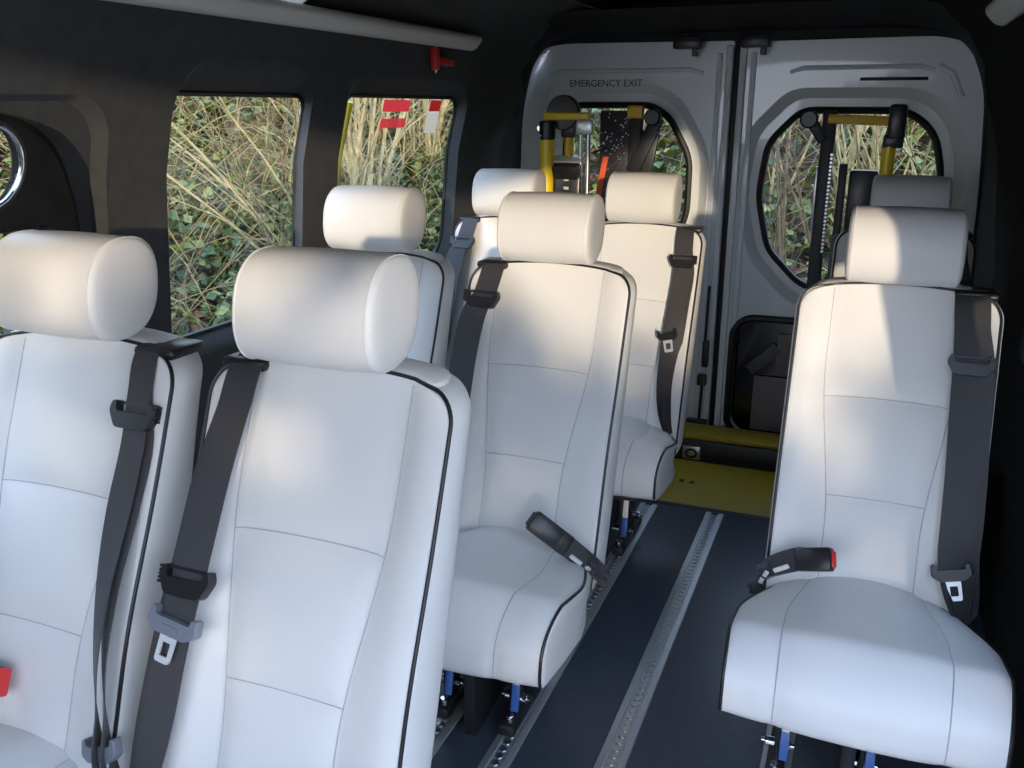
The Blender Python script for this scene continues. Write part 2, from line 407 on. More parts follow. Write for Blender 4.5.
def belt_parts(kind):
    """ribbon geometry for a belt on the +x shoulder; kind picks how it hangs"""
    def P(x, z, off): return (x, fy(x, min(z, 1.03)) - off, z)
    X = (1, 0, 0)
    over = [((.150, .075, 1.025), X), ((.152, .035, 1.047), X), ((.155, -.012, 1.043), X)]
    if kind == 'bunched':      # gathers and twists towards the anchor
        low = [(P(.157, .99, .012), X), (P(.165, .90, .014), X), (P(.163, .80, .018), X), (P(.172, .70, .026), (.93, -.35, 0)),
               (P(.186, .60, .030), (.80, -.60, 0)), (P(.200, .52, .030), (.72, -.70, 0)), (P(.212, .45, .026), (.45, -.9, .1)), (P(.230, .385, .010), (.3, -.9, .2))]
        gz, gx, goff, tz, tx = .950, .158, .014, .45, .214
    elif kind == 'aisle':      # hangs flat, guide and tongue low
        low = [(P(.160, .98, .016), X), (P(.170, .88, .022), X), (P(.174, .76, .030), X), (P(.178, .70, .032), X), (P(.185, .62, .028), X),
               (P(.196, .52, .024), X), (P(.210, .42, .020), (1, .3, 0)), (P(.236, .345, .0), (.8, .5, 0))]
        gz, gx, goff, tz, tx = .735, .176, .031, .672, .180
    elif kind == 'high':       # guide just under the shoulder, flat, goes down
        low = [(P(.163, .98, .022), X), (P(.178, .92, .034), X), (P(.186, .82, .034), X), (P(.186, .70, .030), X), (P(.188, .60, .024), X),
               (P(.20, .50, .022), (1, .3, 0)), (P(.215, .42, .018), (.8, .5, 0)), (P(.232, .35, .0), (.6, .7, 0))]
        gz, gx, goff, tz, tx = .967, .168, .026, .50, .20
    elif kind == 'narrow':     # rear aisle seat: guide high, tongue half way
        low = [(P(.160, .98, .016), X), (P(.163, .90, .018), X), (P(.160, .80, .020), X), (P(.158, .72, .022), (1, .2, 0)), (P(.155, .62, .022), (.8, .5, 0)),
               (P(.157, .52, .020), (.7, .7, 0)), (P(.17, .44, .016), (.5, .8, 0)), (P(.19, .38, .0), (.3, .9, 0))]
        gz, gx, goff, tz, tx = .945, .161, .018, .70, .145
    else:                      # right hand seat: straight, tongue at the foot of the back
        low = [(P(.160, .98, .016), X), (P(.165, .90, .018), X), (P(.168, .80, .022), X), (P(.172, .68, .024), X), (P(.174, .58, .024), X),
               (P(.176, .50, .022), (1, .2, 0)), (P(.19, .43, .016), (.8, .5, 0)), (P(.21, .37, .004), (.4, .9, 0))]
        gz, gx, goff, tz, tx = .905, .166, .020, .475, .170
    pts = over + low
    bw = {'bunched': .050, 'aisle': .062, 'straight': .074}.get(kind, .062)
    b = MB().ribbon([p for p, w in pts], [w for p, w in pts], bw)
    b.ribbon([(p[0] + .012, p[1] + .006, p[2]) if i > 3 else p for i, (p, w) in enumerate(pts)], [w for p, w in pts], bw)
    # guide: a shield shaped clip with a slot bar
    def frame(x, z, off):
        o = Vector(P(x, z, off)); u = Vector((1, 0, 0)); d = Vector((0, yb(z) - yb(z - .02), .02)).normalized(); return o, u, d, u.cross(d)
    o, u, d, nn = frame(gx, gz, goff + .002)
    g = MB()
    out = rpoly([(-.044, .016), (-.05, .0), (-.034, -.030), (.034, -.030), (.05, .0), (.044, .016), (.036, .016), (.036, -.002), (-.036, -.002), (-.036, .016)], .008, 4)
    def w3(p, h): return o + u * p[0] + d * p[1] + nn * h
    hi = .009
    g.loft([[w3(p, -.010) for p in out], [w3(p, hi - .003) for p in out], [w3((p[0] * .97, p[1] * .97 - .0004), hi) for p in out]], True, True)
    g.loft([[w3((-.037, .010), -.004), w3((.037, .010), -.004), w3((.037, .015), -.004), w3((-.037, .015), -.004)],
            [w3((-.037, .010), .000), w3((.037, .010), .000), w3((.037, .015), .000), w3((-.037, .015), .000)]], True, True)
    for k in range(5): g.loft([[w3((.044 + .006 * c, -.012 + .006 * k + .002 * s_), h) for c, s_ in ((-.5, -1), (1, -1), (1, 1), (-.5, 1))] for h in (-.006, .008)], True, True)
    # tongue: grey head over the belt, slotted metal blade below
    o, u, d, nn = frame(tx, tz, goff + (.014 if kind == 'narrow' else .004))
    tl = R(8 if kind == 'aisle' else 14)
    u, d = u * math.cos(tl) + d * math.sin(tl), d * math.cos(tl) - u * math.sin(tl)
    t = MB(); bl = MB()
    kw = 1 if kind == 'aisle' else .85 if kind == 'straight' else .72
    out = rpoly([(x_ * kw, z_) for x_, z_ in [(-.046, .018), (-.049, -.008), (-.030, -.020), (.030, -.020), (.049, -.008), (.046, .018), (.036, .018), (.036, .006), (-.036, .006), (-.036, .018)]], .006, 4)
    t.loft([[w3(p, -.007) for p in out], [w3(p, .008) for p in out], [w3((p[0] * .96, p[1] * .96), .0105) for p in out]], True, True)
    t.loft([[w3(p, h) for p in ((-.016, -.010), (.016, -.010), (.016, -.004), (-.016, -.004))] for h in (.009, .012)], True, True)
    oo = rpoly([(-.016, -.017), (.016, -.017), (.0145, -.062), (-.0145, -.062)], .006, 4); ii = rpoly([(-.008, -.030), (.008, -.030), (.008, -.052), (-.008, -.052)], .002, 4)
    bl.loft([[w3(p, .004) for p in oo], [w3(p, .0075) for p in oo], [w3(p, .0075) for p in ii], [w3(p, .004) for p in ii], [w3(p, .004) for p in oo]])
    return b, g, t, bl

def bezier_pts(pts, n=8):
    P = [Vector(p) for p in pts]; out = []; N = len(P)
    for i in range(N - 1):
        a, b, c, d = P[max(i - 1, 0)], P[i], P[i + 1], P[min(i + 2, N - 1)]
        for k in range(n):
            t = k / n; out.append(.5 * ((2 * b) + (c - a) * t + (2 * a - 5 * b + 4 * c - d) * t * t + (3 * b - a - 3 * c + d) * t ** 3))
    return out + [P[-1]]

def buckle_parts(kind):
    """stalk and buckle on the -x side of the seat (mirrored when needed)"""
    a = Vector((-.240, -.265, .355))
    if kind == 'raised': a = Vector((-.238, -.265, .335)); p = [a, Vector((-.222, -.315, .385)), Vector((-.172, -.345, .438))]; e = Vector((-.085, -.365, .505))
    elif kind == 'resting': p = [a, Vector((-.21, -.27, .43)), Vector((-.130, -.262, .485))]; e = Vector((-.020, -.262, .505))
    else: p = [a, Vector((-.215, -.310, .425)), Vector((-.150, -.345, .480))]; e = Vector((-.075, -.365, .505))
    st = MB(); dirs = [Vector((0, -.5, .6)).normalized()] * 3
    st.ribbon(p + [p[-1] + (e - p[-1]) * .3], [Vector((.25, .2, .75)), Vector((.1, .25, .75)), Vector((-.2, .35, .75)), Vector((-.2, .35, .75))], .052, .014, ribs=False)
    for q in p[:2]: st.box(q + Vector((0, -.008, 0)), (.030, .018, .040), .005, (.3, -.6, 0))
    bk = MB().obox(p[-1], e, .030, .052, up=(-.1, .45, .75), bev=.006)
    bk.obox(p[-1] + (e - p[-1]) * .25, e + (e - p[-1]) * .02, .033, .044, up=(-.1, .45, .75), bev=.006)
    d = (e - p[-1]).normalized()
    bt = MB().obox(e - d * .004, e + d * .006, .018, .036, up=(-.1, .45, .75), bev=.003) if kind != 'resting' else MB().obox(e - d * .022, e + d * .008, .037, .048, up=(-.1, .45, .75), bev=.006)
    lb = MB()
    for k in (.15, .55): 
        q = p[0] + (p[1] - p[0]) * (k + .2); lb.obox(q + Vector((.004, -.032, .010)), q + (p[1] - p[0]) * .22 + Vector((.004, -.032, .010)), .009, .006, up=(0, -1, 0))
    q = p[1] + (p[2] - p[1]) * .3; lb.obox(q + Vector((0, -.030, .004)), q + (p[2] - p[1]) * .45 + Vector((0, -.030, .004)), .009, .006, up=(0, -1, 0))
    return st, bk, bt, lb

ME = {}
def meshes():
    ME['backrest'] = backrest().mesh('backrest', M['vinyl'], 50)
    ME['bpipe'] = MB().tube(edge_path(), .0034, 8).mesh('piping', M['piping'])
    st = MB()
    for p in stitch_paths(): st.tube(p, .0012, 5)
    ME['bstitch'] = st.mesh('stitching', M['stitch'])
    h, hs = headrest(); ME['headrest'] = h.mesh('headrest', M['vinyl'], 60); ME['hseam+'] = hs.mesh('end_seam', M['vinyl']); ME['hseam-'] = hs.mirror().mesh('end_seam', M['vinyl'])
    c, cp, cs = cushion(); ME['cushion'] = c.mesh('seat_cushion', M['vinyl'], 50); ME['cpipe+'] = cp.mesh('piping', M['piping']); ME['cpipe-'] = cp.mirror().mesh('piping', M['piping']); ME['cstitch'] = cs.mesh('stitching', M['stitch'])
    b = MB()
    b.box((0, -.44, .278), (.36, .50, .026), .006, (-.10, 0, 0)); b.box((0, -.235, .30), (.40, .03, .08), .006)
    b.box((0, -.50, .148), (.030, .10, .29), .005); b.box((0, -.36, .137), (.020, .30, .27), .004)
    ME['pedestal'] = b.mesh('pedestal', M['blackm'])
    l = MB(); l.box((0, -.46, .150), (.012, .075, .27), .004); l.box((0, -.46, .025), (.040, .14, .030), .006); l.box((0, -.33, .025), (.040, .14, .030), .006); l.box((0, -.33, .145), (.012, .075, .26), .004)
    l.obox((0, -.46, .28), (0, -.33, .06), .010, .03)
    ME['leg'] = l.mesh('leg', M['blackm'])
    ME['bolt'] = MB().cyl((-.028, 0, 0), (.028, 0, 0), .012, 14, .002).cyl((-.036, 0, 0), (.036, 0, 0), .006, 10).mesh('bolt', M['chrome'])
    ME['bolts'] = MB().cyl((-.022, 0, 0), (.022, 0, 0), .009, 12, .002).mesh('bolt', M['chrome'])
    ME['boltf'] = MB().cyl((0, 0, -.009), (0, 0, .009), .011, 12, .002).mesh('bolt', M['chrome'])
    ME['tag'] = MB().obox((.016, -.515, .075), (.016, -.500, .14), .020, .008, up=(0, -1, 0), bev=.003).mesh('fitting_clip', M['blue'])
    ME['tagw'] = MB().obox((.016, -.502, .140), (.016, -.490, .20), .018, .007, up=(0, -1, 0), bev=.003).mesh('fitting_tag', M['tagwhite'])
    o = MB().box((.165, .028, 1.040), (.088, .085, .020), .009); o.box((.165, -.006, 1.038), (.080, .014, .016), .005)
    ME['outlet+'] = o.mesh('belt_outlet', M['black']); ME['outlet-'] = o.mirror().mesh('belt_outlet', M['black'])
    for k in ('bunched', 'aisle', 'high', 'narrow', 'straight'):
        P = belt_parts(k)
        for nme, mb, mt in zip(('seat_belt', 'belt_guide', 'buckle_tongue', 'tongue_blade'), P, ('belt', 'black', 'grey' if k in ('aisle', 'bunched') else 'black', 'blade')):
            ME[nme + k + '+'] = mb.mesh(nme, M[mt]); ME[nme + k + '-'] = mb.mirror().mesh(nme, M[mt])
    for k in ('raised', 'flat', 'resting'):
        P = buckle_parts(k)
        for nme, mb, mt in zip(('buckle_stalk', 'buckle', 'release_button', 'woven_label'), P, ('belt', 'black', 'black' if k == 'raised' else 'red', 'tagwhite')):
            ME[nme + k + '-'] = mb.mesh(nme, M[mt]); ME[nme + k + '+'] = mb.mirror().mesh(nme, M[mt])
meshes()
def part(name, me, parent, label=None):
    o = link(bpy.data.objects.new(name, ME[me]), parent)
    if label: o['label'] = label
    return o
def seat(loc, label, belt, side, buckle='raised', rz=0.0, legs=(-.088, .085)):
    r = empty('passenger_seat', loc, rz); tag(r, label, 'seat', 'cream passenger seats of the minibus')
    b = part('backrest', 'backrest', r); part('piping', 'bpipe', b, 'black piping'); part('stitching', 'bstitch', b)
    h = part('headrest', 'headrest', r); part('end_seam', 'hseam+', h); part('end_seam', 'hseam-', h)
    c = part('seat_cushion', 'cushion', r); part('piping', 'cpipe+', c, 'black piping'); part('piping', 'cpipe-', c, 'black piping'); part('stitching', 'cstitch', c)
    part('pedestal', 'pedestal', r, 'black steel pedestal')
    for x in legs:
        l = part('leg', 'leg', r, 'black steel leg'); l.location.x = x
        
        for kk, y_, z_ in (('bolt', -.46, .075), ('bolts', -.46, .25), ('boltf', -.505, .046), ('bolt', -.33, .075)): part('bolt', kk, l, 'chrome bolt').location = (0, y_, z_)
        part('fitting_clip', 'tag', l, 'blue plastic clip'); part('fitting_tag', 'tagw', l)
    s = '+' if side > 0 else '-'; t = '-' if side > 0 else '+'
    part('belt_outlet', 'outlet' + s, r, 'black plastic belt outlet')
    w = part('seat_belt', 'seat_belt' + belt + s, r, 'dark grey webbing'); part('belt_guide', 'belt_guide' + belt + s, w, 'black plastic guide')
    part('buckle_tongue', 'buckle_tongue' + belt + s, w, 'grey plastic tongue' if belt in ('aisle', 'bunched') else 'black plastic tongue'); part('tongue_blade', 'tongue_blade' + belt + s, w, 'chrome blade with a slot')
    k = part('buckle', 'buckle' + buckle + t, r, 'black buckle'); part('buckle_stalk', 'buckle_stalk' + buckle + t, k); part('release_button', 'release_button' + buckle + t, k, 'black release button' if buckle == 'raised' else 'red release button'); part('woven_label', 'woven_label' + buckle + t, k)
    return r
XA, XW, XR = -.757, -1.272, .078
seat((XA, 1.14, .012), 'nearest cream aisle seat, lower left, grey buckle tongue on its left belt', 'aisle', -1)
seat((XW, 1.14, .012), 'cream seat by the left window in the nearest row, belt bunched on its right', 'bunched', 1, 'resting')
seat((XA, 2.17, .012), 'middle row cream aisle seat with shadows on its back and black buckle over its cushion', 'high', -1, 'raised')
seat((XW, 2.17, .012), 'middle row cream seat by the stickered left window, mostly hidden', 'high', -1)
seat((XA, 3.16, 0), 'rearmost cream aisle seat on the left, beside the yellow step plate, belt on its right', 'narrow', 1)
seat((XW, 3.16, 0), 'rearmost cream seat in the left corner before the yellow lift post, belt on its left', 'high', -1)
seat((XR, 2.25, 0), 'lone cream seat on the right of the aisle, in full view from headrest to cushion', 'straight', 1, 'flat', legs=(-.145, .03))
seat((XR + .035, 3.35, 0), 'shaded seat behind the lone right hand seat, only its dark headrest showing', 'straight', 1, 'flat', legs=(-.145, .03))

# ------------------------------------------------------------------ body shell
PRO = [(-.30, -1.565), (0, -1.565), (.9, -1.56), (1.3, -1.52), (1.6, -1.44), (1.70, -1.375), (1.78, -1.27), (1.83, -1.12)]
CX = -.565
def prof(z):
    for (a, b), (c, d) in zip(PRO, PRO[1:]):
        if z <= c: return b + (d - b) * (z - a) / (c - a)
    return PRO[-1][1]
def wl(y, z, off=0): return (prof(z) - off, y, z)
def wr(y, z, off=0): return (2 * CX - prof(z) + off, y, z)
ZTOP = 1.83
cutsz = [.9, 1.0, 1.1, 1.2, 1.3, 1.4, 1.5, 1.6, 1.65, 1.70, 1.74, 1.78, 1.81]
Y0, Y1 = -1.3, 3.80
w1_in = rrect(1.655, .84, 2.20, 1.565, [.05, .05, .10, .14]); w1_out = rrect(1.655, .885, 2.235, 1.483, .045)
w2_in = rrect(2.375, .84, 3.24, 1.545, [.06, .12, .12, .07]); w2_out = rrect(2.43, .875, 3.245, 1.487, [.05, .12, .07, .05])
w0_in = rrect(.55, .84, 1.325, 1.235, .04); w0_out = rrect(.54, .86, 1.333, 1.222, .025)
pc = (1.187, 1.348); PR_ = .0745
port = [(pc[0] + PR_ * math.cos(2 * math.pi * k / 40), pc[1] + PR_ * math.sin(2 * math.pi * k / 40)) for k in range(40)]
port_o = [(pc[0] + .098 * math.cos(2 * math.pi * k / 40), pc[1] + .098 * math.sin(2 * math.pi * k / 40)) for k in range(40)]
niche = rrect(Y0 + .1, .45, 1.475, 1.475, [.02, .03, .09, .02])
wl_mb = plate([rrect(Y0, -.02, Y1, ZTOP, .001, 1), niche, w1_in, w2_in], wl, cuts_v=cutsz)
GO = .055
for a, b in ((w1_in, w1_out), (w2_in, w2_out)):
    wl_mb.loft([[wl(u, v) for u, v in a], [wl(u, v, .006) for u, v in [(p[0] * .7 + q[0] * .3, p[1] * .7 + q[1] * .3) for p, q in zip(a, b)]], [wl(u, v, GO) for u, v in b]])
wl_mb.loft([[wl(u, v, .035) for u, v in port_o], [wl(u, v, .05) for u, v in port_o]])
wl_mb.loft([[wl(u, v, .035) for u, v in w0_in], [wl(u, v, GO) for u, v in w0_out]])
nin = scale_loop(niche, -.012)
wl_mb.loft([[wl(u, v) for u, v in niche], [wl(u, v, .035) for u, v in nin]])
wl_mb.add(*(lambda b: (b.v, b.f))(plate([scale_loop(nin, .012), w0_in, port_o], lambda u, v: wl(u, v, .035), cuts_v=cutsz)))
o = struct(wl_mb.build('wall_left', M['carpet'], angle=35))
def glass_pane(name, lp, off, wf, seal=True):
    g = MB().loft([[wf(u, v, off) for u, v in lp], [wf(u, v, off + .005) for u, v in lp]], True, True)
    o = struct(g.build(name, M['glass'])); 
    if seal: MB().tube([wf(u, v, off - .004) for u, v in lp], .007, 6, closed=True).build('window_seal', M['rubber'], o)
    return o
w_1 = glass_pane('window_1', w0_out, GO, wl); w_2 = glass_pane('window_2', w1_out, GO, wl); w_3 = glass_pane('window_3', w2_out, GO, wl)
w_4 = glass_pane('window_4', port, .001, wl, False)
pr = MB().tube([wl(pc[0] + .0765 * math.cos(R(a)), pc[1] + .0765 * math.sin(R(a)), -.002) for a in range(0, 360, 8)], .0045, 8, closed=True).build('porthole_rim', M['chrome'], w_4)
MB().tube([wl(pc[0] + .0850 * math.cos(R(a)), pc[1] + .0850 * math.sin(R(a)), .002) for a in range(0, 360, 8)], .006, 8, closed=True).build('porthole_gasket', M['black'], w_4)
# raised door trim panel round the front window and the porthole
fp = rpoly([(Y0 + .02, .50), (1.385, .50), (1.412, 1.15), (1.40, 1.30), (1.33, 1.415), (1.20, 1.455), (Y0 + .02, 1.46)], [.02, .02, .05, .08, .10, .08, .02])
fpi = scale_loop(fp, -.016)
hole = [rrect(.555, .845, 1.340, 1.228, .03), [(pc[0] + .087 * math.cos(R(a)), pc[1] + .087 * math.sin(R(a))) for a in range(0, 360, 9)]]
tb = plate([fpi] + hole, lambda u, v: wl(u, v, -.004), cuts_v=cutsz)
tb.loft([[wl(u, v, .035) for u, v in fp], [wl(u, v, .004) for u, v in [(p[0] * .7 + q[0] * .3, p[1] * .7 + q[1] * .3) for p, q in zip(fp, fpi)]], [wl(u, v, -.004) for u, v in fpi]])
for h_ in hole: tb.loft([[wl(u, v, -.004) for u, v in h_], [wl(u, v, .035) for u, v in h_]])
struct(tb.build('trim_1', M['carpetd'], angle=35))
# right wall, starts behind the open sliding door
rw = rrect(1.62, .78, 2.80, 1.12, .05)
rb = plate([rrect(1.33, -.02, Y1, ZTOP, .001, 1), rw], wr, cuts_v=cutsz)
rb.loft([[wr(u, v) for u, v in rw], [wr(u, v, GO) for u, v in scale_loop(rw, -.01)]])
# thickness of the door pillar
rb.loft([[wr(1.33, z) for z in (-.02, .5, .9, 1.1, 1.3, 1.5, 1.6, 1.7, 1.78, 1.83)], [wr(1.33, z, .11) for z in (-.02, .5, .9, 1.1, 1.3, 1.5, 1.6, 1.7, 1.78, 1.83)]], ring=False)
struct(rb.build('wall_right', M['carpetd'], angle=35))
glass_pane('window_5', scale_loop(rw, -.01), GO, wr)
cb = MB(); xs = [PRO[-1][1] + (2 * (CX - PRO[-1][1])) * k / 20 for k in range(21)]
cb.loft([[(x, y, ZTOP + .03 * (1 - ((x - CX) / .56) ** 2)) for x in xs] for y in (Y0, 0, 1, 2, 3, Y1 + .3)], ring=False)
cb.loft([[wr(y, z) for z in (1.68, 1.72, 1.78, 1.805, 1.83)] for y in (Y0, 0, 1.33)], ring=False)
struct(cb.build('ceiling', M['ceil']))
fb = MB().box((CX, 1.1, -.02), (2.02, 4.07, .04)); struct(fb.build('floor', M['floor']))

# light cover strips where wall and ceiling meet
def strip(y0, y1, mir, label):
    sec = rpoly([(-1.385, 1.640), (-1.358, 1.645), (-1.332, 1.674), (-1.334, 1.690), (-1.355, 1.694), (-1.395, 1.685)], .012, 4)
    f = (lambda p: 2 * CX - p[0]) if mir else (lambda p: p[0])
    b = MB().loft([[(f(p), y, p[1]) for p in sec] for y in (y0, y0 + (y1 - y0) * .5, y1)], True, True)
    tag(b.build('cover_strip', M['strip'], angle=30), label, 'trim strip', 'cover strips along the roof edge')
strip(Y0, 3.05, False, 'long light grey cover strip along the top of the left wall')
strip(1.7, 2.62, True, 'short grey cover strip at the top right corner above the right wall')
cl = empty('ceiling_lamp', (-1.338, 1.95, 1.735)); tag(cl, 'small round lamp glowing at the top edge above the first large left window', 'lamp')
b = MB().tube([(-.02, 0, .02), (.004, 0, -.004), (.012, 0, -.012)], [.075, .072, .060], 28); b.build('lamp_rim', M['strip'], cl)
b = MB().tube([(.010, 0, -.010), (.018, 0, -.018), (.024, 0, -.024)], [.058, .050, .022], 28); b.build('lamp_lens', M['lens'], cl)

# emergency hammer
hm = empty('emergency_hammer', wl(2.875, 1.607)); tag(hm, 'small red emergency hammer clipped high on the dark left wall', 'hammer')
b = MB(); b.obox((.030, -.045, -.004), (.030, .085, -.010), .022, .020, bev=.006); b.build('handle', M['red'], hm)
b = MB().obox((.030, -.050, .034), (.030, -.050, -.036), .026, .026, up=(1, 0, 0), bev=.006); b.build('hammer_head', M['red'], hm)
b = MB()
for z in (.034, -.036): b.tube([(.030, -.050, z), (.030, -.050, z + math.copysign(.012, z))], [.008, .001], 10)
b.build('hammer_point', M['chrome'], hm)
MB().box((.012, .02, -.006), (.026, .10, .034), .005).build('bracket', M['black'], hm)

# stickers inside the second window
def sticker(y0, z0, y1, z1, m, name, label, lines=()):
    b = plate([rrect(y0, z0, y1, z1, .004, 3)], lambda u, v: wl(u, v, GO - .0015), cuts_v=[z0 + .02])
    o = tag(b.build(name, M[m], smooth=False), label, 'sticker')
    for ly0, lz0, ly1, lz1, lm in lines:
        plate([rrect(ly0, lz0, ly1, lz1, .002, 2)], lambda u, v: wl(u, v, GO - .003)).build('printed_band', M[lm], o, smooth=False)
    return o
sticker(2.69, 1.438, 2.875, 1.476, 'sticker', 'window_sticker', 'upper of the two wide red stickers at the top of the second left window')
sticker(2.69, 1.385, 2.865, 1.416, 'sticker', 'window_sticker', 'lower of the two wide red stickers at the top of the second left window')
sticker(3.02, 1.362, 3.115, 1.480, 'cream', 'window_sticker', 'small cream sticker with a red top in the corner of the second left window', [(3.023, 1.438, 3.112, 1.477, 'sticker')])
b = MB().tube([wl(2.515, 1.47, .085), wl(2.510, 1.30, .085), wl(2.495, 1.10, .085), wl(2.475, .88, .085)], [.019, .016, .009, .004], 12)
tag(b.build('grab_pole', M['yellow']), 'slim yellow pole just behind the left edge of the second left window', 'pole')

# ------------------------------------------------------------------ rear: black surround, doors
DY = 3.85
GAPX = -.570
def yfn(y): return lambda u, v: (u, y, v)
dl_out = rpoly([(-1.505, -.05), (-1.502, 1.10), (-1.487, 1.47), (-1.42, 1.690), (-1.30, 1.712), (GAPX - .012, 1.706), (GAPX - .012, -.05)], [.01, .3, .2, .10, .1, .012, .01], 6)
dr_out = rpoly([(2 * GAPX - x + (.0 if x < -.7 else 0), z) for x, z in [(-1.515, -.05), (-1.510, 1.10), (-1.475, 1.52), (-1.40, 1.680), (-1.30, 1.705), (GAPX - .012, 1.700), (GAPX - .012, -.05)]], [.01, .3, .2, .10, .1, .012, .01], 6)
sur_in = rpoly([(-1.50, -.04), (-1.50, 1.10), (-1.482, 1.47), (-1.42, 1.688), (-1.30, 1.709), (.17, 1.700), (.27, 1.670), (.335, 1.52), (.366, 1.10), (.368, -.04)], [.01, .3, .2, .12, .1, .1, .1, .2, .3, .01], 6)
sb = plate([[(-1.75, -.3), (.62, -.3), (.62, 2.0), (-1.75, 2.0)], sur_in], yfn(3.79))
sb.loft([[(u, 3.79, v) for u, v in sur_in], [(u, 3.87, v) for u, v in scale_loop(sur_in, .006)]])
si = scale_loop(sur_in, -.035)
pb = plate([[(-1.75, -.3), (.62, -.3), (.62, 2.0), (-1.75, 2.0)], si], yfn(3.93)); sb.add(pb.v, pb.f)
struct(sb.build('wall_rear', M['trim']))
# padded black header/pillar trim ahead of the doors, curved into the roof
def arch_loop(k, y): 
    pts = rpoly([(-1.505 - k, .0), (-1.505 - k, 1.12), (-1.47 - k, 1.53), (-1.36 - k * .5, 1.715 + k * .6), (-1.20, 1.735 + k), (.06, 1.735 + k), (.23 + k * .5, 1.70 + k * .6), (.345 + k, 1.53), (.375 + k, 1.12), (.375 + k, .0)], [.01, .2, .2, .1, .1, .1, .1, .2, .2, .01], 6)
    return [(u, y, v) for u, v in pts]
tb = MB().loft([arch_loop(.0, 3.788), arch_loop(.004, 3.74), arch_loop(.02, 3.69), arch_loop(.05, 3.62), arch_loop(.07, 3.50)], ring=False)
struct(tb.build('trim_2', M['trim'], angle=60))

wl_oct = rpoly([(-1.29, .80), (-1.30, 1.20), (-1.285, 1.462), (-.915, 1.462), (-.835, 1.41), (-.742, 1.25), (-.742, 1.00), (-.88, .74), (-1.0, .72), (-1.20, .72)], [.08, .2, .06, .06, .04, .06, .06, .06, .08, .08], 6)
wr_oct = rpoly([(.232, .80), (.232, 1.20), (.19, 1.36), (.09, 1.440), (-.305, 1.442), (-.425, 1.315), (-.448, 1.10), (-.395, .885), (-.255, .745), (-.15, .72), (.10, .72)], [.08, .06, .07, .07, .05, .05, .06, .05, .05, .08, .08], 6)
def door(name, outl, oct_, low, sgn, handle_lbl):
    r = struct(empty(name, (0, 0, 0)))
    o1 = scale_loop(oct_, .085); o2 = scale_loop(oct_, .045)
    b = plate([outl, o1, low], yfn(DY))
    b.loft([[(u, DY, v) for u, v in o1], [(u, DY + .006, v) for u, v in scale_loop(oct_, .078)], [(u, DY + .030, v) for u, v in scale_loop(oct_, .052)], [(u, DY + .034, v) for u, v in o2]])
    bb = plate([o2, oct_], yfn(DY + .034)); b.add(bb.v, bb.f)
    b.loft([[(u, DY + .034, v) for u, v in oct_], [(u, DY + .06, v) for u, v in oct_]])
    b.loft([[(u, DY, v) for u, v in low], [(u, DY + .05, v) for u, v in scale_loop(low, -.012)]])
    b.loft([[(u, DY, v) for u, v in outl], [(u, DY + .06, v) for u, v in outl]])
    struct(b.build('door_panel', M['white'], r, angle=30))
    # pressed edge flange along the centre gap and across the top
    e = MB(); gx = GAPX + sgn * .012
    e.obox((gx + sgn * .014, DY - .010, .02), (gx + sgn * .014, DY - .010, 1.69), .028, .024, up=(0, -1, 0), bev=.008)
    e.obox((gx + sgn * .055, DY - .003, .02), (gx + sgn * .055, DY - .003, 1.66), .022, .012, up=(0, -1, 0), bev=.005)
    cx = min(p[0] for p in oct_); x0, x1 = (-1.36, -.70) if sgn < 0 else (-.36, .16)
    e.tube([(x0, DY + .004, 1.585), (x0 + .05, DY, 1.60), (x1 - .05, DY, 1.60), (x1, DY + .004, 1.585)], .009, 8)
    if sgn > 0: e.tube([(.17, DY + .002, 1.60), (.22, DY, 1.575), (.262, DY + .002, 1.49)], .012, 8)
    struct(e.build('pressed_rib', M['white'], r))
    struct(MB().tube([(u, DY + .030, v) for u, v in oct_], .014, 8, closed=True).build('window_gasket', M['rubber'], r))
    struct(MB().loft([[(u, DY + .050, v) for u, v in oct_], [(u, DY + .055, v) for u, v in oct_]], True, True).build('glass_pane', M['glass'], r))
    li = scale_loop(low, -.010)
    struct(MB().loft([[(u, DY + .046, v) for u, v in li], [(u, DY + .052, v) for u, v in li]], True, True).build('inset_panel', M['panel'], r))
    struct(MB().tube([(u, DY - .002, v) for u, v in low], .016, 8, closed=True).build('inset_trim', M['rubber'], r))
    return r
low_l = rrect(-1.36, .06, -.78, .62, .08); low_r = rrect(-.505, .045, .26, .590, .09)
door_l = door('door_1', dl_out, wl_oct, low_l, -1, '')
door_r = door('door_2', dr_out, wr_oct, low_r, 1, '')
for (x, z, s) in ((GAPX - .03, .36, .03),):
    b = MB(); b.box((x - .012, DY - .034, .42), (.028, .03, .12), .006); b.box((x - .020, DY - .034, .30), (.040, .03, .05), .006); b.tube([(x - .018, DY - .034, .30), (x - .022, DY - .034, .12)], .007, 8); b.tube([(x - .018, DY - .034, .45), (x - .014, DY - .03, .72)], .006, 8)
    b.box((x - .03, DY - .04, .10), (.09, .04, .035), .008)
    struct(b.build('latch_rod', M['black'], door_l))
struct(MB().box((GAPX, DY + .03, .83), (.030, .05, 1.78), .004).build('trim_3', M['rubber']))
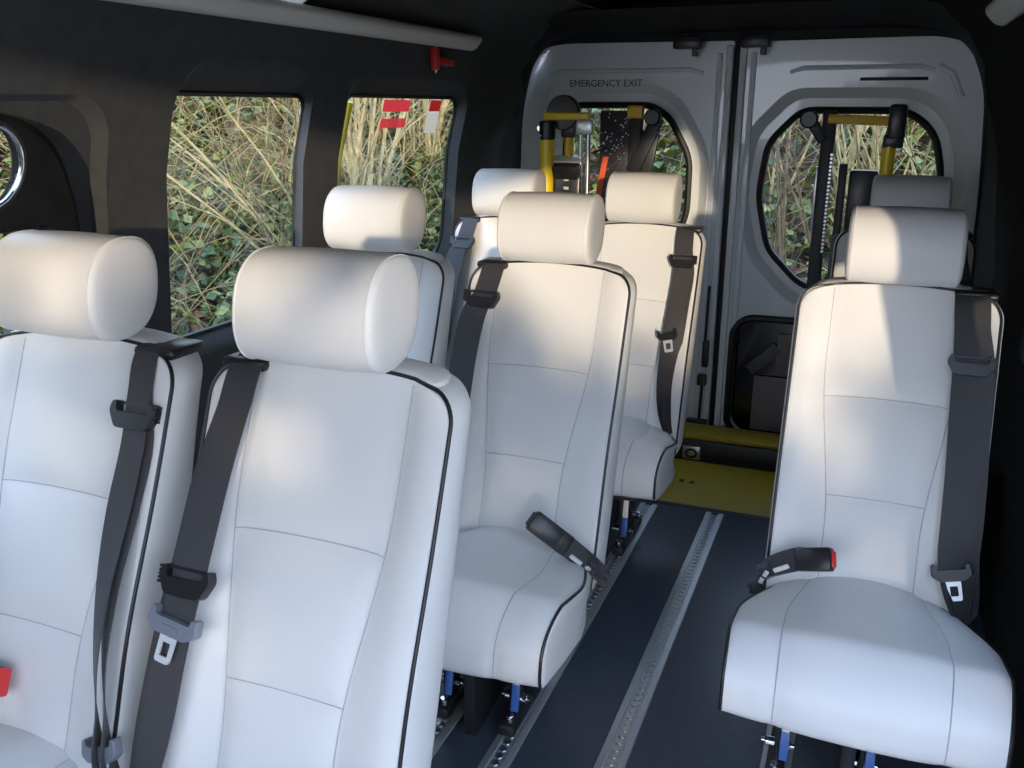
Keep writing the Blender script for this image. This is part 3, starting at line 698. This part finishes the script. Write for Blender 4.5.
# lettering
def text(body, size, loc, rot, m, name, parent=None, sx=1.0, ext=.0006):
    cu = bpy.data.curves.new('t', 'FONT'); cu.body = body; cu.size = size; cu.align_x = 'CENTER'; cu.align_y = 'CENTER'; cu.extrude = ext
    ob = bpy.data.objects.new('t', cu); COL.objects.link(ob)
    dg = bpy.context.evaluated_depsgraph_get(); dg.update()
    me = bpy.data.meshes.new_from_object(ob.evaluated_get(dg)); me.name = name
    bpy.data.objects.remove(ob); bpy.data.curves.remove(cu)
    me.materials.clear(); me.materials.append(m)
    o = link(bpy.data.objects.new(name, me), parent); o.location = loc; o.rotation_euler = rot; o.scale.x = sx; return o
t = text('EMERGENCY EXIT', .040, (-1.112, DY - .0008, 1.549), (R(90), 0, 0), M['ink'], 'emergency_lettering', door_l, 1.0); struct(t)
t.scale.x = .318 / max(1e-3, (max(v.co.x for v in t.data.vertices) - min(v.co.x for v in t.data.vertices)))
b = MB().box((.02, DY - .002, 1.556), (.24, .008, .012), .003); struct(b.build('grab_slot', M['ink'], door_r))
# latches at the top of the gap
for x, lab in ((-.755, 'black catch hanging above the left rear door beside the gap'), (-.49, 'black catch hanging above the right rear door beside the gap')):
    r = empty('door_catch', (x, 3.80, 1.70)); tag(r, lab, 'door catch', 'black catches at the top of the rear doors')
    MB().box((-.005, -.01, .0), (.11, .05, .050), .008).build('catch_body', M['black'], r)
    b = MB().box((.028, -.014, -.030), (.022, .03, .045), .004); b.box((.028, -.014, -.018), (.050, .018, .012), .003); b.box((.05, -.014, -.01), (.012, .02, .03), .003); b.build('striker', M['black'], r)
# cards in the lower panel of the right door
def card(x0, z0, x1, z1, y, lab):
    tag(MB().box(((x0 + x1) / 2, y, (z0 + z1) / 2), (x1 - x0, .006, z1 - z0), .002).build('notice_card', M['taupe']), lab, 'card')
card(-.405, .075, -.10, .325, DY + .036, 'wide taupe card at the foot of the glossy black panel in the right rear door')
card(-.318, .340, -.06, .520, DY + .038, 'upper taupe card on the glossy black panel in the right rear door')
b = MB().obox((-.43, DY + .034, .345), (-.315, DY + .034, .46), .05, .004, up=(0, -1, 0), bev=.001)
tag(b.build('glazing_strip', M['greyp']), 'slanting grey strip across the glossy black panel of the right rear door', 'strip')

# yellow step plate and rails
r = tag(MB().box((-.565, 3.365, -.006), (1.86, .46, .016), .004).build('step_plate', M['yellowd']), 'yellow step plate across the floor in front of the rear doors', 'step plate')
b = MB(); b.box((-.560, 3.160, .0026), (.012, .010, .001))
tag(MB().box((-.565, 3.128, -.001), (1.86, .022, .010), .003).build('edge_strip', M['rubber']), 'thin black edging strip between the floor rails and the yellow plate', 'edging strip')
mb_ = MB(); mb_.box((-.600, 3.36, .0026), (.020, .030, .001), 0, (0, 0, .2)); mb_.loft([[(-.572, 3.342, z), (-.545, 3.346, z), (-.558, 3.378, z)] for z in (.002, .0032)], True, True)
mb_.build('worn_mark', M['ink'], r)
def rail(x, y0, y1, w, label):
    b = MB(); c = .016
    sec = [(-w / 2, 0), (-w / 2 + .002, .0035), (-c, .005), (-c + .002, .0018), (c - .002, .0018), (c, .005), (w / 2 - .002, .0035), (w / 2, 0)]
    b.loft([[(x + p, y, q) for p, q in sec] for y in (y0, y1)], True, True)
    o = tag(b.build('floor_rail', M['alu'], smooth=False), label, 'floor rail', 'aluminium floor rails')
    h = MB(); k = y0 + .02
    while k < y1 - .02:
        h.cyl((x, k, .001), (x, k, .0046), .0095, 10, .0012); k += .025
    h.build('locking_stud', M['steel'], o)
    MB().box((x, y1 - .006, .004), (.022, .012, .006), .002).build('end_stop', M['black'], o)
rail(-.422, -.4, 3.10, .068, 'aluminium floor rail running down the middle of the aisle')
rail(-.670, -.4, 3.09, .068, 'aluminium floor rail along the aisle side of the left seats')
rail(-.847, -.4, 3.09, .068, 'aluminium floor rail glimpsed under the middle row aisle seat')
rail(-.067, -.4, 3.10, .068, 'aluminium floor rail under the left leg of the lone right seat')
rail(.108, -.4, 3.10, .068, 'aluminium floor rail under the right leg of the lone right seat')

# ------------------------------------------------------------------ wheelchair lift, folded up inside the doors
LY = 3.60
lf = empty('wheelchair_lift', (CX, LY, 0)); tag(lf, 'folded wheelchair lift with yellow posts standing in front of the rear doors', 'wheelchair lift')
def lp(name, mb, m, label=None, parent=lf):
    mb.v = [(x - CX, y - LY, z) for x, y, z in mb.v]
    o = mb.build(name, M[m], parent)
    if label: o['label'] = label
    return o
b = MB(); b.box((CX, LY + .09, .045), (1.84, .16, .085), .006); lp('base', b, 'blackm', 'dark base beam')
b = MB(); b.box((CX, LY + .10, .098), (1.84, .15, .022), .005); lp('base_edge', b, 'yellowd', 'yellow edge of the base')
b = MB(); b.box((-.61, LY + .004, .033), (.075, .012, .060), .004); bp = lp('hinge_plate', b, 'steel', 'steel hinge plate')
lp('hinge_loop', MB().tube([(-.61 + .022 * math.cos(R(a)), LY - .006, .033 + .018 * math.sin(R(a))) for a in range(0, 360, 20)], .005, 6, closed=True), 'blackm', None)
b = MB().cyl((-1.283, LY, .10), (-1.283, LY, 1.335), .028, 20); lp('post', b, 'yellow', 'yellow handrail post')
b = MB().cyl((-1.207, LY + .06, .9), (-1.207, LY + .06, 1.345), .020, 16); lp('post', b, 'amber', 'amber inner post')
b = MB(); b.cyl((-1.283, LY, 1.325), (-1.283, LY, 1.40), .034, 18, .006); b.box((-1.207, LY + .06, 1.365), (.060, .05, .065), .008); lp('post_joint', b, 'black', 'black joint')
b = MB().cyl((-1.312, LY - .015, 1.370), (-1.312, LY + .015, 1.370), .013, 14, .003); b.cyl((-1.300, LY - .025, 1.34), (-1.300, LY + .0, 1.34), .010, 12, .003); lp('joint_pin', b, 'chrome', 'chrome pin')
b = MB().obox((-1.30, LY + .01, 1.418), (-1.105, LY + .01, 1.418), .034, .030, bev=.006); lp('cross_arm', b, 'yellow', 'yellow cross arm')
b = MB(); b.cyl((-1.225, LY + .02, 1.432), (-1.225, LY + .055, 1.432), .070, 28, .006); lp('pulley_cover', b, 'black', 'round black cover')
b = MB()
for x in (-1.150, -1.118): b.cyl((x, LY + .04, .12), (x, LY + .04, 1.37), .0095, 12)
b.box((-1.134, LY + .04, 1.375), (.07, .03, .06), .006); lp('guide_rod', b, 'steel', 'steel guide rods')
b = MB(); b.box((-1.205, LY + .05, 1.10), (.125, .08, .17), .01); b.box((-1.205, LY + .035, 1.205), (.12, .09, .06), .012, (.35, 0, 0)); cb_ = lp('control_box', b, 'black', 'black control box')
b = MB(); b.box((-1.205, LY + .033, 1.246), (.125, .06, .010), .003, (.35, 0, 0)); 
for z in (1.13, 1.165): b.box((-1.20, LY + .008, z), (.022, .004, .012), .001)
lp('box_lid', b, 'strip', 'grey lid and buttons')
b = MB(); b.box((-1.00, LY + .08, .78), (.155, .03, 1.32), .005)
lp('platform_leaf', b, 'mesh', 'dark grip plate')
b = MB(); rg = random.Random(3)
for k in range(150): b.sphere((-1.00 + rg.uniform(-.07, .07), LY + .064, rg.uniform(.95, 1.43)), rg.uniform(.002, .0042), 6)
lp('grip_stud', b, 'steel', 'shiny grip studs')
b = MB(); b.box((-.925, LY + .07, .78), (.05, .05, 1.34), .006); lp('frame_column', b, 'blackm', 'dark column')
b = MB(); b.obox((-.93, LY + .05, 1.20), (-.835, LY + .05, 1.41), .055, .025, up=(0, -1, 0), bev=.006); b.obox((-.90, LY + .06, 1.18), (-.87, LY + .06, 1.36), .09, .02, up=(0, -1, 0), bev=.006); lp('folding_arm', b, 'blackm', 'dark folding arm')
lp('arm_cap', MB().box((-.925, LY + .045, 1.435), (.06, .03, .05), .006), 'amber', 'amber cap')
lp('roller', MB().cyl((-.852, LY + .02, 1.415), (-.852, LY + .06, 1.415), .033, 22, .006), 'black', 'black roller')
lp('strap', MB().ribbon([(-1.035, LY + .02, 1.26), (-1.045, LY + .015, 1.20), (-1.060, LY + .01, 1.10), (-1.065, LY + .01, .95)], [(1, 0, 0)] * 4, .024, ribs=False), 'orange', 'orange strap')
lp('strap_rod', MB().tube([(-1.09, LY + .02, 1.275), (-1.03, LY + .02, 1.30)], .005, 8), 'black')
# right hand half
b = MB(); b.box((-.185, LY + .07, .78), (.050, .05, 1.32), .006); b.box((-.12, LY + .09, .95), (.030, .03, .60), .005); lp('frame_column', b, 'blackm', 'dark column')
b = MB()
for k in range(26): b.cyl((-.165, LY + .034, .92 + .0145 * k), (-.165, LY + .046, .92 + .0145 * k), .005, 8)
b.box((-.212, LY + .05, 1.12), (.010, .03, .24), .003); lp('chain', b, 'steel', 'steel chain and strip')
b = MB(); b.obox((-.200, LY + .05, 1.33), (-.255, LY + .05, 1.41), .040, .022, up=(0, -1, 0), bev=.006); lp('folding_arm', b, 'blackm', 'dark folding arm')
lp('roller', MB().cyl((-.258, LY + .02, 1.410), (-.258, LY + .06, 1.410), .033, 22, .006), 'black', 'black roller')
lp('cross_arm', MB().obox((-.190, LY + .03, 1.412), (.035, LY + .03, 1.404), .030, .034, bev=.006), 'amber', 'amber cross arm')
b = MB(); b.box((.048, LY + .02, 1.40), (.062, .05, .13), .014); b.box((.042, LY + .02, 1.335), (.070, .05, .05), .010); lp('post_joint', b, 'black', 'black joint')
lp('post', MB().cyl((.036, LY + .02, .10), (.030, LY + .02, 1.33), .024, 20), 'yellow', 'yellow handrail post')
b = MB(); b.box((-.045, LY + .05, 1.10), (.10, .06, .26), .01); lp('motor_box', b, 'black', 'black box')
b = MB().loft([[(x, LY + .0 + .012 * k, z) for x, z in rrect(-.135, .70, -.02, .995, .03)] for k in (0, 1)], True, True); lp('guard_panel', b, 'greyp', 'thin dark grey guard panel')

# ------------------------------------------------------------------ outside: ground, wooded bank, added sun-blocking foliage
def gh(x, y):
    d = math.hypot(max(0, -2.75 - x), max(0, y - 5.0))
    n = .12 * math.sin(x * 2.1 + y * .7) + .10 * math.sin(y * 1.7 - x * 1.1) + .05 * math.sin(5 * x) * math.cos(4.3 * y)
    return -.62 + (.62 * d + n * min(1, d * 2) if d > 0 else 0)
nx, ny = 90, 100; vs = []; fs = []
for j in range(ny):
    for i in range(nx):
        x = -9.5 + 18 * i / (nx - 1); y = -7 + 19 * j / (ny - 1); vs.append((x, y, gh(x, y)))
for j in range(ny - 1):
    for i in range(nx - 1): fs.append((j * nx + i, j * nx + i + 1, (j + 1) * nx + i + 1, (j + 1) * nx + i))
struct(MB().add(vs, fs).build('ground', M['soil']))
NPR = np.random.default_rng(5)
def leaves(name, m, n, lo, hi, size, lift, label, cat, regions, patch=None):
    """n small folded leaves scattered over the bank (one uncountable mass)"""
    V = []; F = []
    k = 0
    rr = random.Random(hash(name) % 1000 if False else len(name) * 13 + n)
    while k < n:
        x0, x1, y0, y1 = rr.choice(regions); x = rr.uniform(x0, x1); y = rr.uniform(y0, y1)
        if patch and patch(x, y) < rr.random(): continue
        s = rr.uniform(*size); h = gh(x, y) + lift * rr.random() ** 1.6
        e = Euler((rr.uniform(-1, 1), rr.uniform(-.9, .9), rr.uniform(0, 6.3))).to_matrix(); c = Vector((x, y, h))
        o = len(V)
        for p in ((-.5, 0, 0), (-.1, -.42, .10), (.5, 0, .04), (-.1, .42, .10), (-.05, 0, -.04)): V.append(c + e @ (Vector(p) * s))
        F += [(o, o + 1, o + 4), (o + 1, o + 2, o + 4), (o + 2, o + 3, o + 4), (o + 3, o, o + 4)]; k += 1
    me = bpy.data.meshes.new(name); me.from_pydata([tuple(v) for v in V], [], F); me.materials.append(M[m])
    o = link(bpy.data.objects.new(name, me)); tag(o, label, cat, kind='stuff'); return o
REG_L = (-6.6, -2.9, 2.2, 9.2); REG_B = (-3.8, 2.2, 5.0, 8.8)
pat = lambda x, y: .35 + .65 * (math.sin(x * 2.7 + 1.3 * y) * math.sin(y * 2.2 - .6 * x) > -.15)
leaves('ivy_leaves', 'leafg', 24000, 0, 1, (.05, .11), .34, 'green ivy and bramble leaves covering the bank outside the left windows', 'leaves', [REG_L], pat)
leaves('ivy_leaves', 'leafg', 9000, 0, 1, (.05, .11), .40, 'green ivy leaves on the bank behind the rear door windows', 'leaves', [REG_B], pat)
leaves('fallen_leaves', 'leafr', 9000, 0, 1, (.05, .10), .06, 'red and brown fallen leaves on the bank outside the left windows', 'leaves', [REG_L])
leaves('fallen_leaves', 'leafr', 5000, 0, 1, (.05, .10), .10, 'red and brown fallen leaves on the bank behind the rear doors', 'leaves', [REG_B])
def canes(name, n, regions, label, seed, rmin=.002, rmax=.006):
    rr = random.Random(seed); b = MB()
    for k in range(n):
        x0, x1, y0, y1 = rr.choice(regions); x = rr.uniform(x0, x1); y = rr.uniform(y0, y1); z = gh(x, y)
        a = rr.uniform(0, 6.28); L = rr.uniform(.4, 1.5); hh = rr.uniform(.15, .8); r0 = rr.uniform(rmin, rmax)
        P = []
        for i in range(6):
            t = i / 5; P.append((x + math.cos(a) * L * t + rr.uniform(-.04, .04), y + math.sin(a) * L * t + rr.uniform(-.04, .04), z + hh * math.sin(t * 2.4) + rr.uniform(-.02, .03)))
        b.tube(P, [r0 * (1 - .7 * i / 5) for i in range(6)], 4, cap=False)
    o = b.build(name, M['straw'], smooth=False); tag(o, label, 'brambles', kind='stuff'); return o
canes('bramble_tangle', 1900, [REG_L], 'tangle of straw coloured bramble canes on the bank outside the left windows', 11)
canes('bramble_tangle', 700, [REG_B], 'tangle of straw coloured bramble canes behind the rear door windows', 12)
def shrub(x, y, n, h, lean, spread, r0, m, label, group, seed):
    rr = random.Random(seed); root = empty('bare_shrub', (x, y, gh(x, y) - .03)); tag(root, label, 'shrub', group)
    st = MB(); tw = MB()
    for k in range(n):
        a = rr.uniform(0, 6.28); L = h * rr.uniform(.7, 1.1); P = []; dx = lean[0] + math.cos(a) * spread * rr.random(); dy = lean[1] + math.sin(a) * spread * rr.random()
        bx, by = rr.uniform(-.12, .12), rr.uniform(-.12, .12); r = r0 * rr.uniform(.5, 1.1)
        for i in range(8):
            t = i / 7; P.append(Vector((bx + dx * L * (t + .25 * t * t) + rr.uniform(-.025, .025), by + dy * L * (t + .25 * t * t) + rr.uniform(-.025, .025), L * t * (1 - .12 * t))))
        st.tube(P, [r * (1 - .75 * i / 7) for i in range(8)], 6, cap=False)
        for q in range(7):
            i = rr.randint(1, 6); p = P[i]; d = (P[i + 1] - P[i]).normalized() + Vector((rr.uniform(-.9, .9), rr.uniform(-.9, .9), rr.uniform(-.2, .6)))
            l = rr.uniform(.2, .6); T = [p + d * l * t + Vector((0, 0, -.06 * t * t)) + Vector([rr.uniform(-.015, .015) for _ in range(3)]) for t in (0, .33, .66, 1)]
            tw.tube(T, [r * .38, r * .30, r * .2, r * .08], 4, cap=False)
    st.build('stem', M[m], root); tw.build('twig', M[m], root)
    return root
rs = random.Random(21); pos = []
# leaning multi-stemmed shrub seen through the first big window, pale saplings through the second
shrub(-3.55, 5.45, 11, 2.4, (-.05, -.38), .85, .013, 'bark', 'large pale shrub with leaning stems fanning out behind the first large left window', None, 1)
shrub(-3.55, 5.75, 13, 2.8, (-.05, .32), .28, .021, 'bark', 'clump of pale straight stems behind the second left window', None, 2)
shrub(-3.6, 7.1, 9, 2.6, (-.05, .12), .3, .016, 'bark', 'pale arching shrub behind the rear edge of the second left window', None, 3)
for k in range(16):
    x = rs.uniform(-6, -3.5); y = rs.uniform(3, 9)
    shrub(x, y, rs.randint(4, 8), rs.uniform(1.3, 2.6), (rs.uniform(-.2, .1), rs.uniform(-.4, .2)), .5, rs.uniform(.007, .013), rs.choice(['bark', 'barkd']), 'thin bare shrub in the thicket outside the left windows', 'bare shrubs on the left bank', 40 + k)
for k in range(9):
    x = rs.uniform(-2.8, .2); y = rs.uniform(5.6, 8.2)
    shrub(x, y, rs.randint(3, 6), rs.uniform(1.6, 2.8), (rs.uniform(-.2, .2), 0), .35, rs.uniform(.008, .016), rs.choice(['bark', 'bark', 'barkd']), 'thin bare sapling clump seen through the rear door windows', 'bare saplings behind the rear doors', 80 + k)
for k in range(7):
    x = rs.uniform(-.6, 1.3); y = rs.uniform(5.8, 8.4)
    shrub(x, y, rs.randint(3, 6), rs.uniform(1.6, 2.8), (rs.uniform(-.2, .2), 0), .35, rs.uniform(.014, .026), 'bark', 'thin bare sapling clump seen through the rear door windows', 'bare saplings behind the rear doors', 120 + k)

leaves('bush_leaves', 'leafg', 5200, 0, 1, (.10, .18), 2.6, 'leafy bush beyond the right hand window, thickened to block the sun', 'bush', [(1.0, 1.9, .35, 4.5)])  # bush past the window edge, moved and thickened to keep sun off the rear seat
rr = random.Random(9); V = []; F = []  # unseen foliage added ahead of the bus to shade the lower seats
for k in range(9000):
    x = rr.uniform(-1.0, 9); y = -4.6 + rr.uniform(-.3, .3); top = 1.66 + .10 * math.sin(x * 1.9) + .08 * math.sin(x * 4.3 + 1); z = -.62 + (top + .62) * rr.random() ** .62 + (rr.random() ** 3) * .25
    e = Euler((rr.uniform(0, 6), rr.uniform(0, 6), rr.uniform(0, 6))).to_matrix(); c = Vector((x, y, z)); s = rr.uniform(.10, .2); o_ = len(V)
    for p in ((-.5, 0, 0), (-.1, -.42, .10), (.5, 0, .04), (-.1, .42, .10), (-.05, 0, -.04)): V.append(tuple(c + e @ (Vector(p) * s)))
    F += [(o_, o_ + 1, o_ + 4), (o_ + 1, o_ + 2, o_ + 4), (o_ + 2, o_ + 3, o_ + 4), (o_ + 3, o_, o_ + 4)]
hm_ = MB().add(V, F).build('shade_hedge', M['shade_hedge'], smooth=False); tag(hm_, 'unseen leafy screen ahead of the minibus, added to block low sun', 'shade_hedge', kind='stuff')
# ------------------------------------------------------------------ light
w = bpy.data.worlds.new('World'); SC.world = w; w.use_nodes = True
nt = w.node_tree; bg = nt.nodes['Background']
tcw = nt.nodes.new('ShaderNodeTexCoord'); sx = nt.nodes.new('ShaderNodeSeparateXYZ'); rm = nt.nodes.new('ShaderNodeValToRGB')
nt.links.new(tcw.outputs['Generated'], sx.inputs[0]); nt.links.new(sx.outputs['Z'], rm.inputs['Fac']); nt.links.new(rm.outputs['Color'], bg.inputs[0])
e_ = rm.color_ramp.elements; e_[0].position = 0; e_[0].color = (.82, .88, 1, 1); e_[1].position = .8; e_[1].color = (.42, .62, 1, 1)
bg.inputs[1].default_value = 4.6
sd = bpy.data.lights.new('sun', 'SUN'); sd.energy = 2.9; sd.angle = R(1.2); sd.color = (1, .83, .60)
so = bpy.data.objects.new('sun', sd); COL.objects.link(so)
SD = Vector((-.40, 1, -.13)); so.rotation_euler = SD.to_track_quat('-Z', 'Y').to_euler()
SC.view_settings.view_transform = 'Standard'; SC.view_settings.look = 'None'; SC.view_settings.gamma = 1; SC.view_settings.use_curve_mapping = False
SC.view_settings.exposure = 0.08
SC.cycles.use_denoising = True
SC.cycles.max_bounces = 8; SC.cycles.transparent_max_bounces = 12
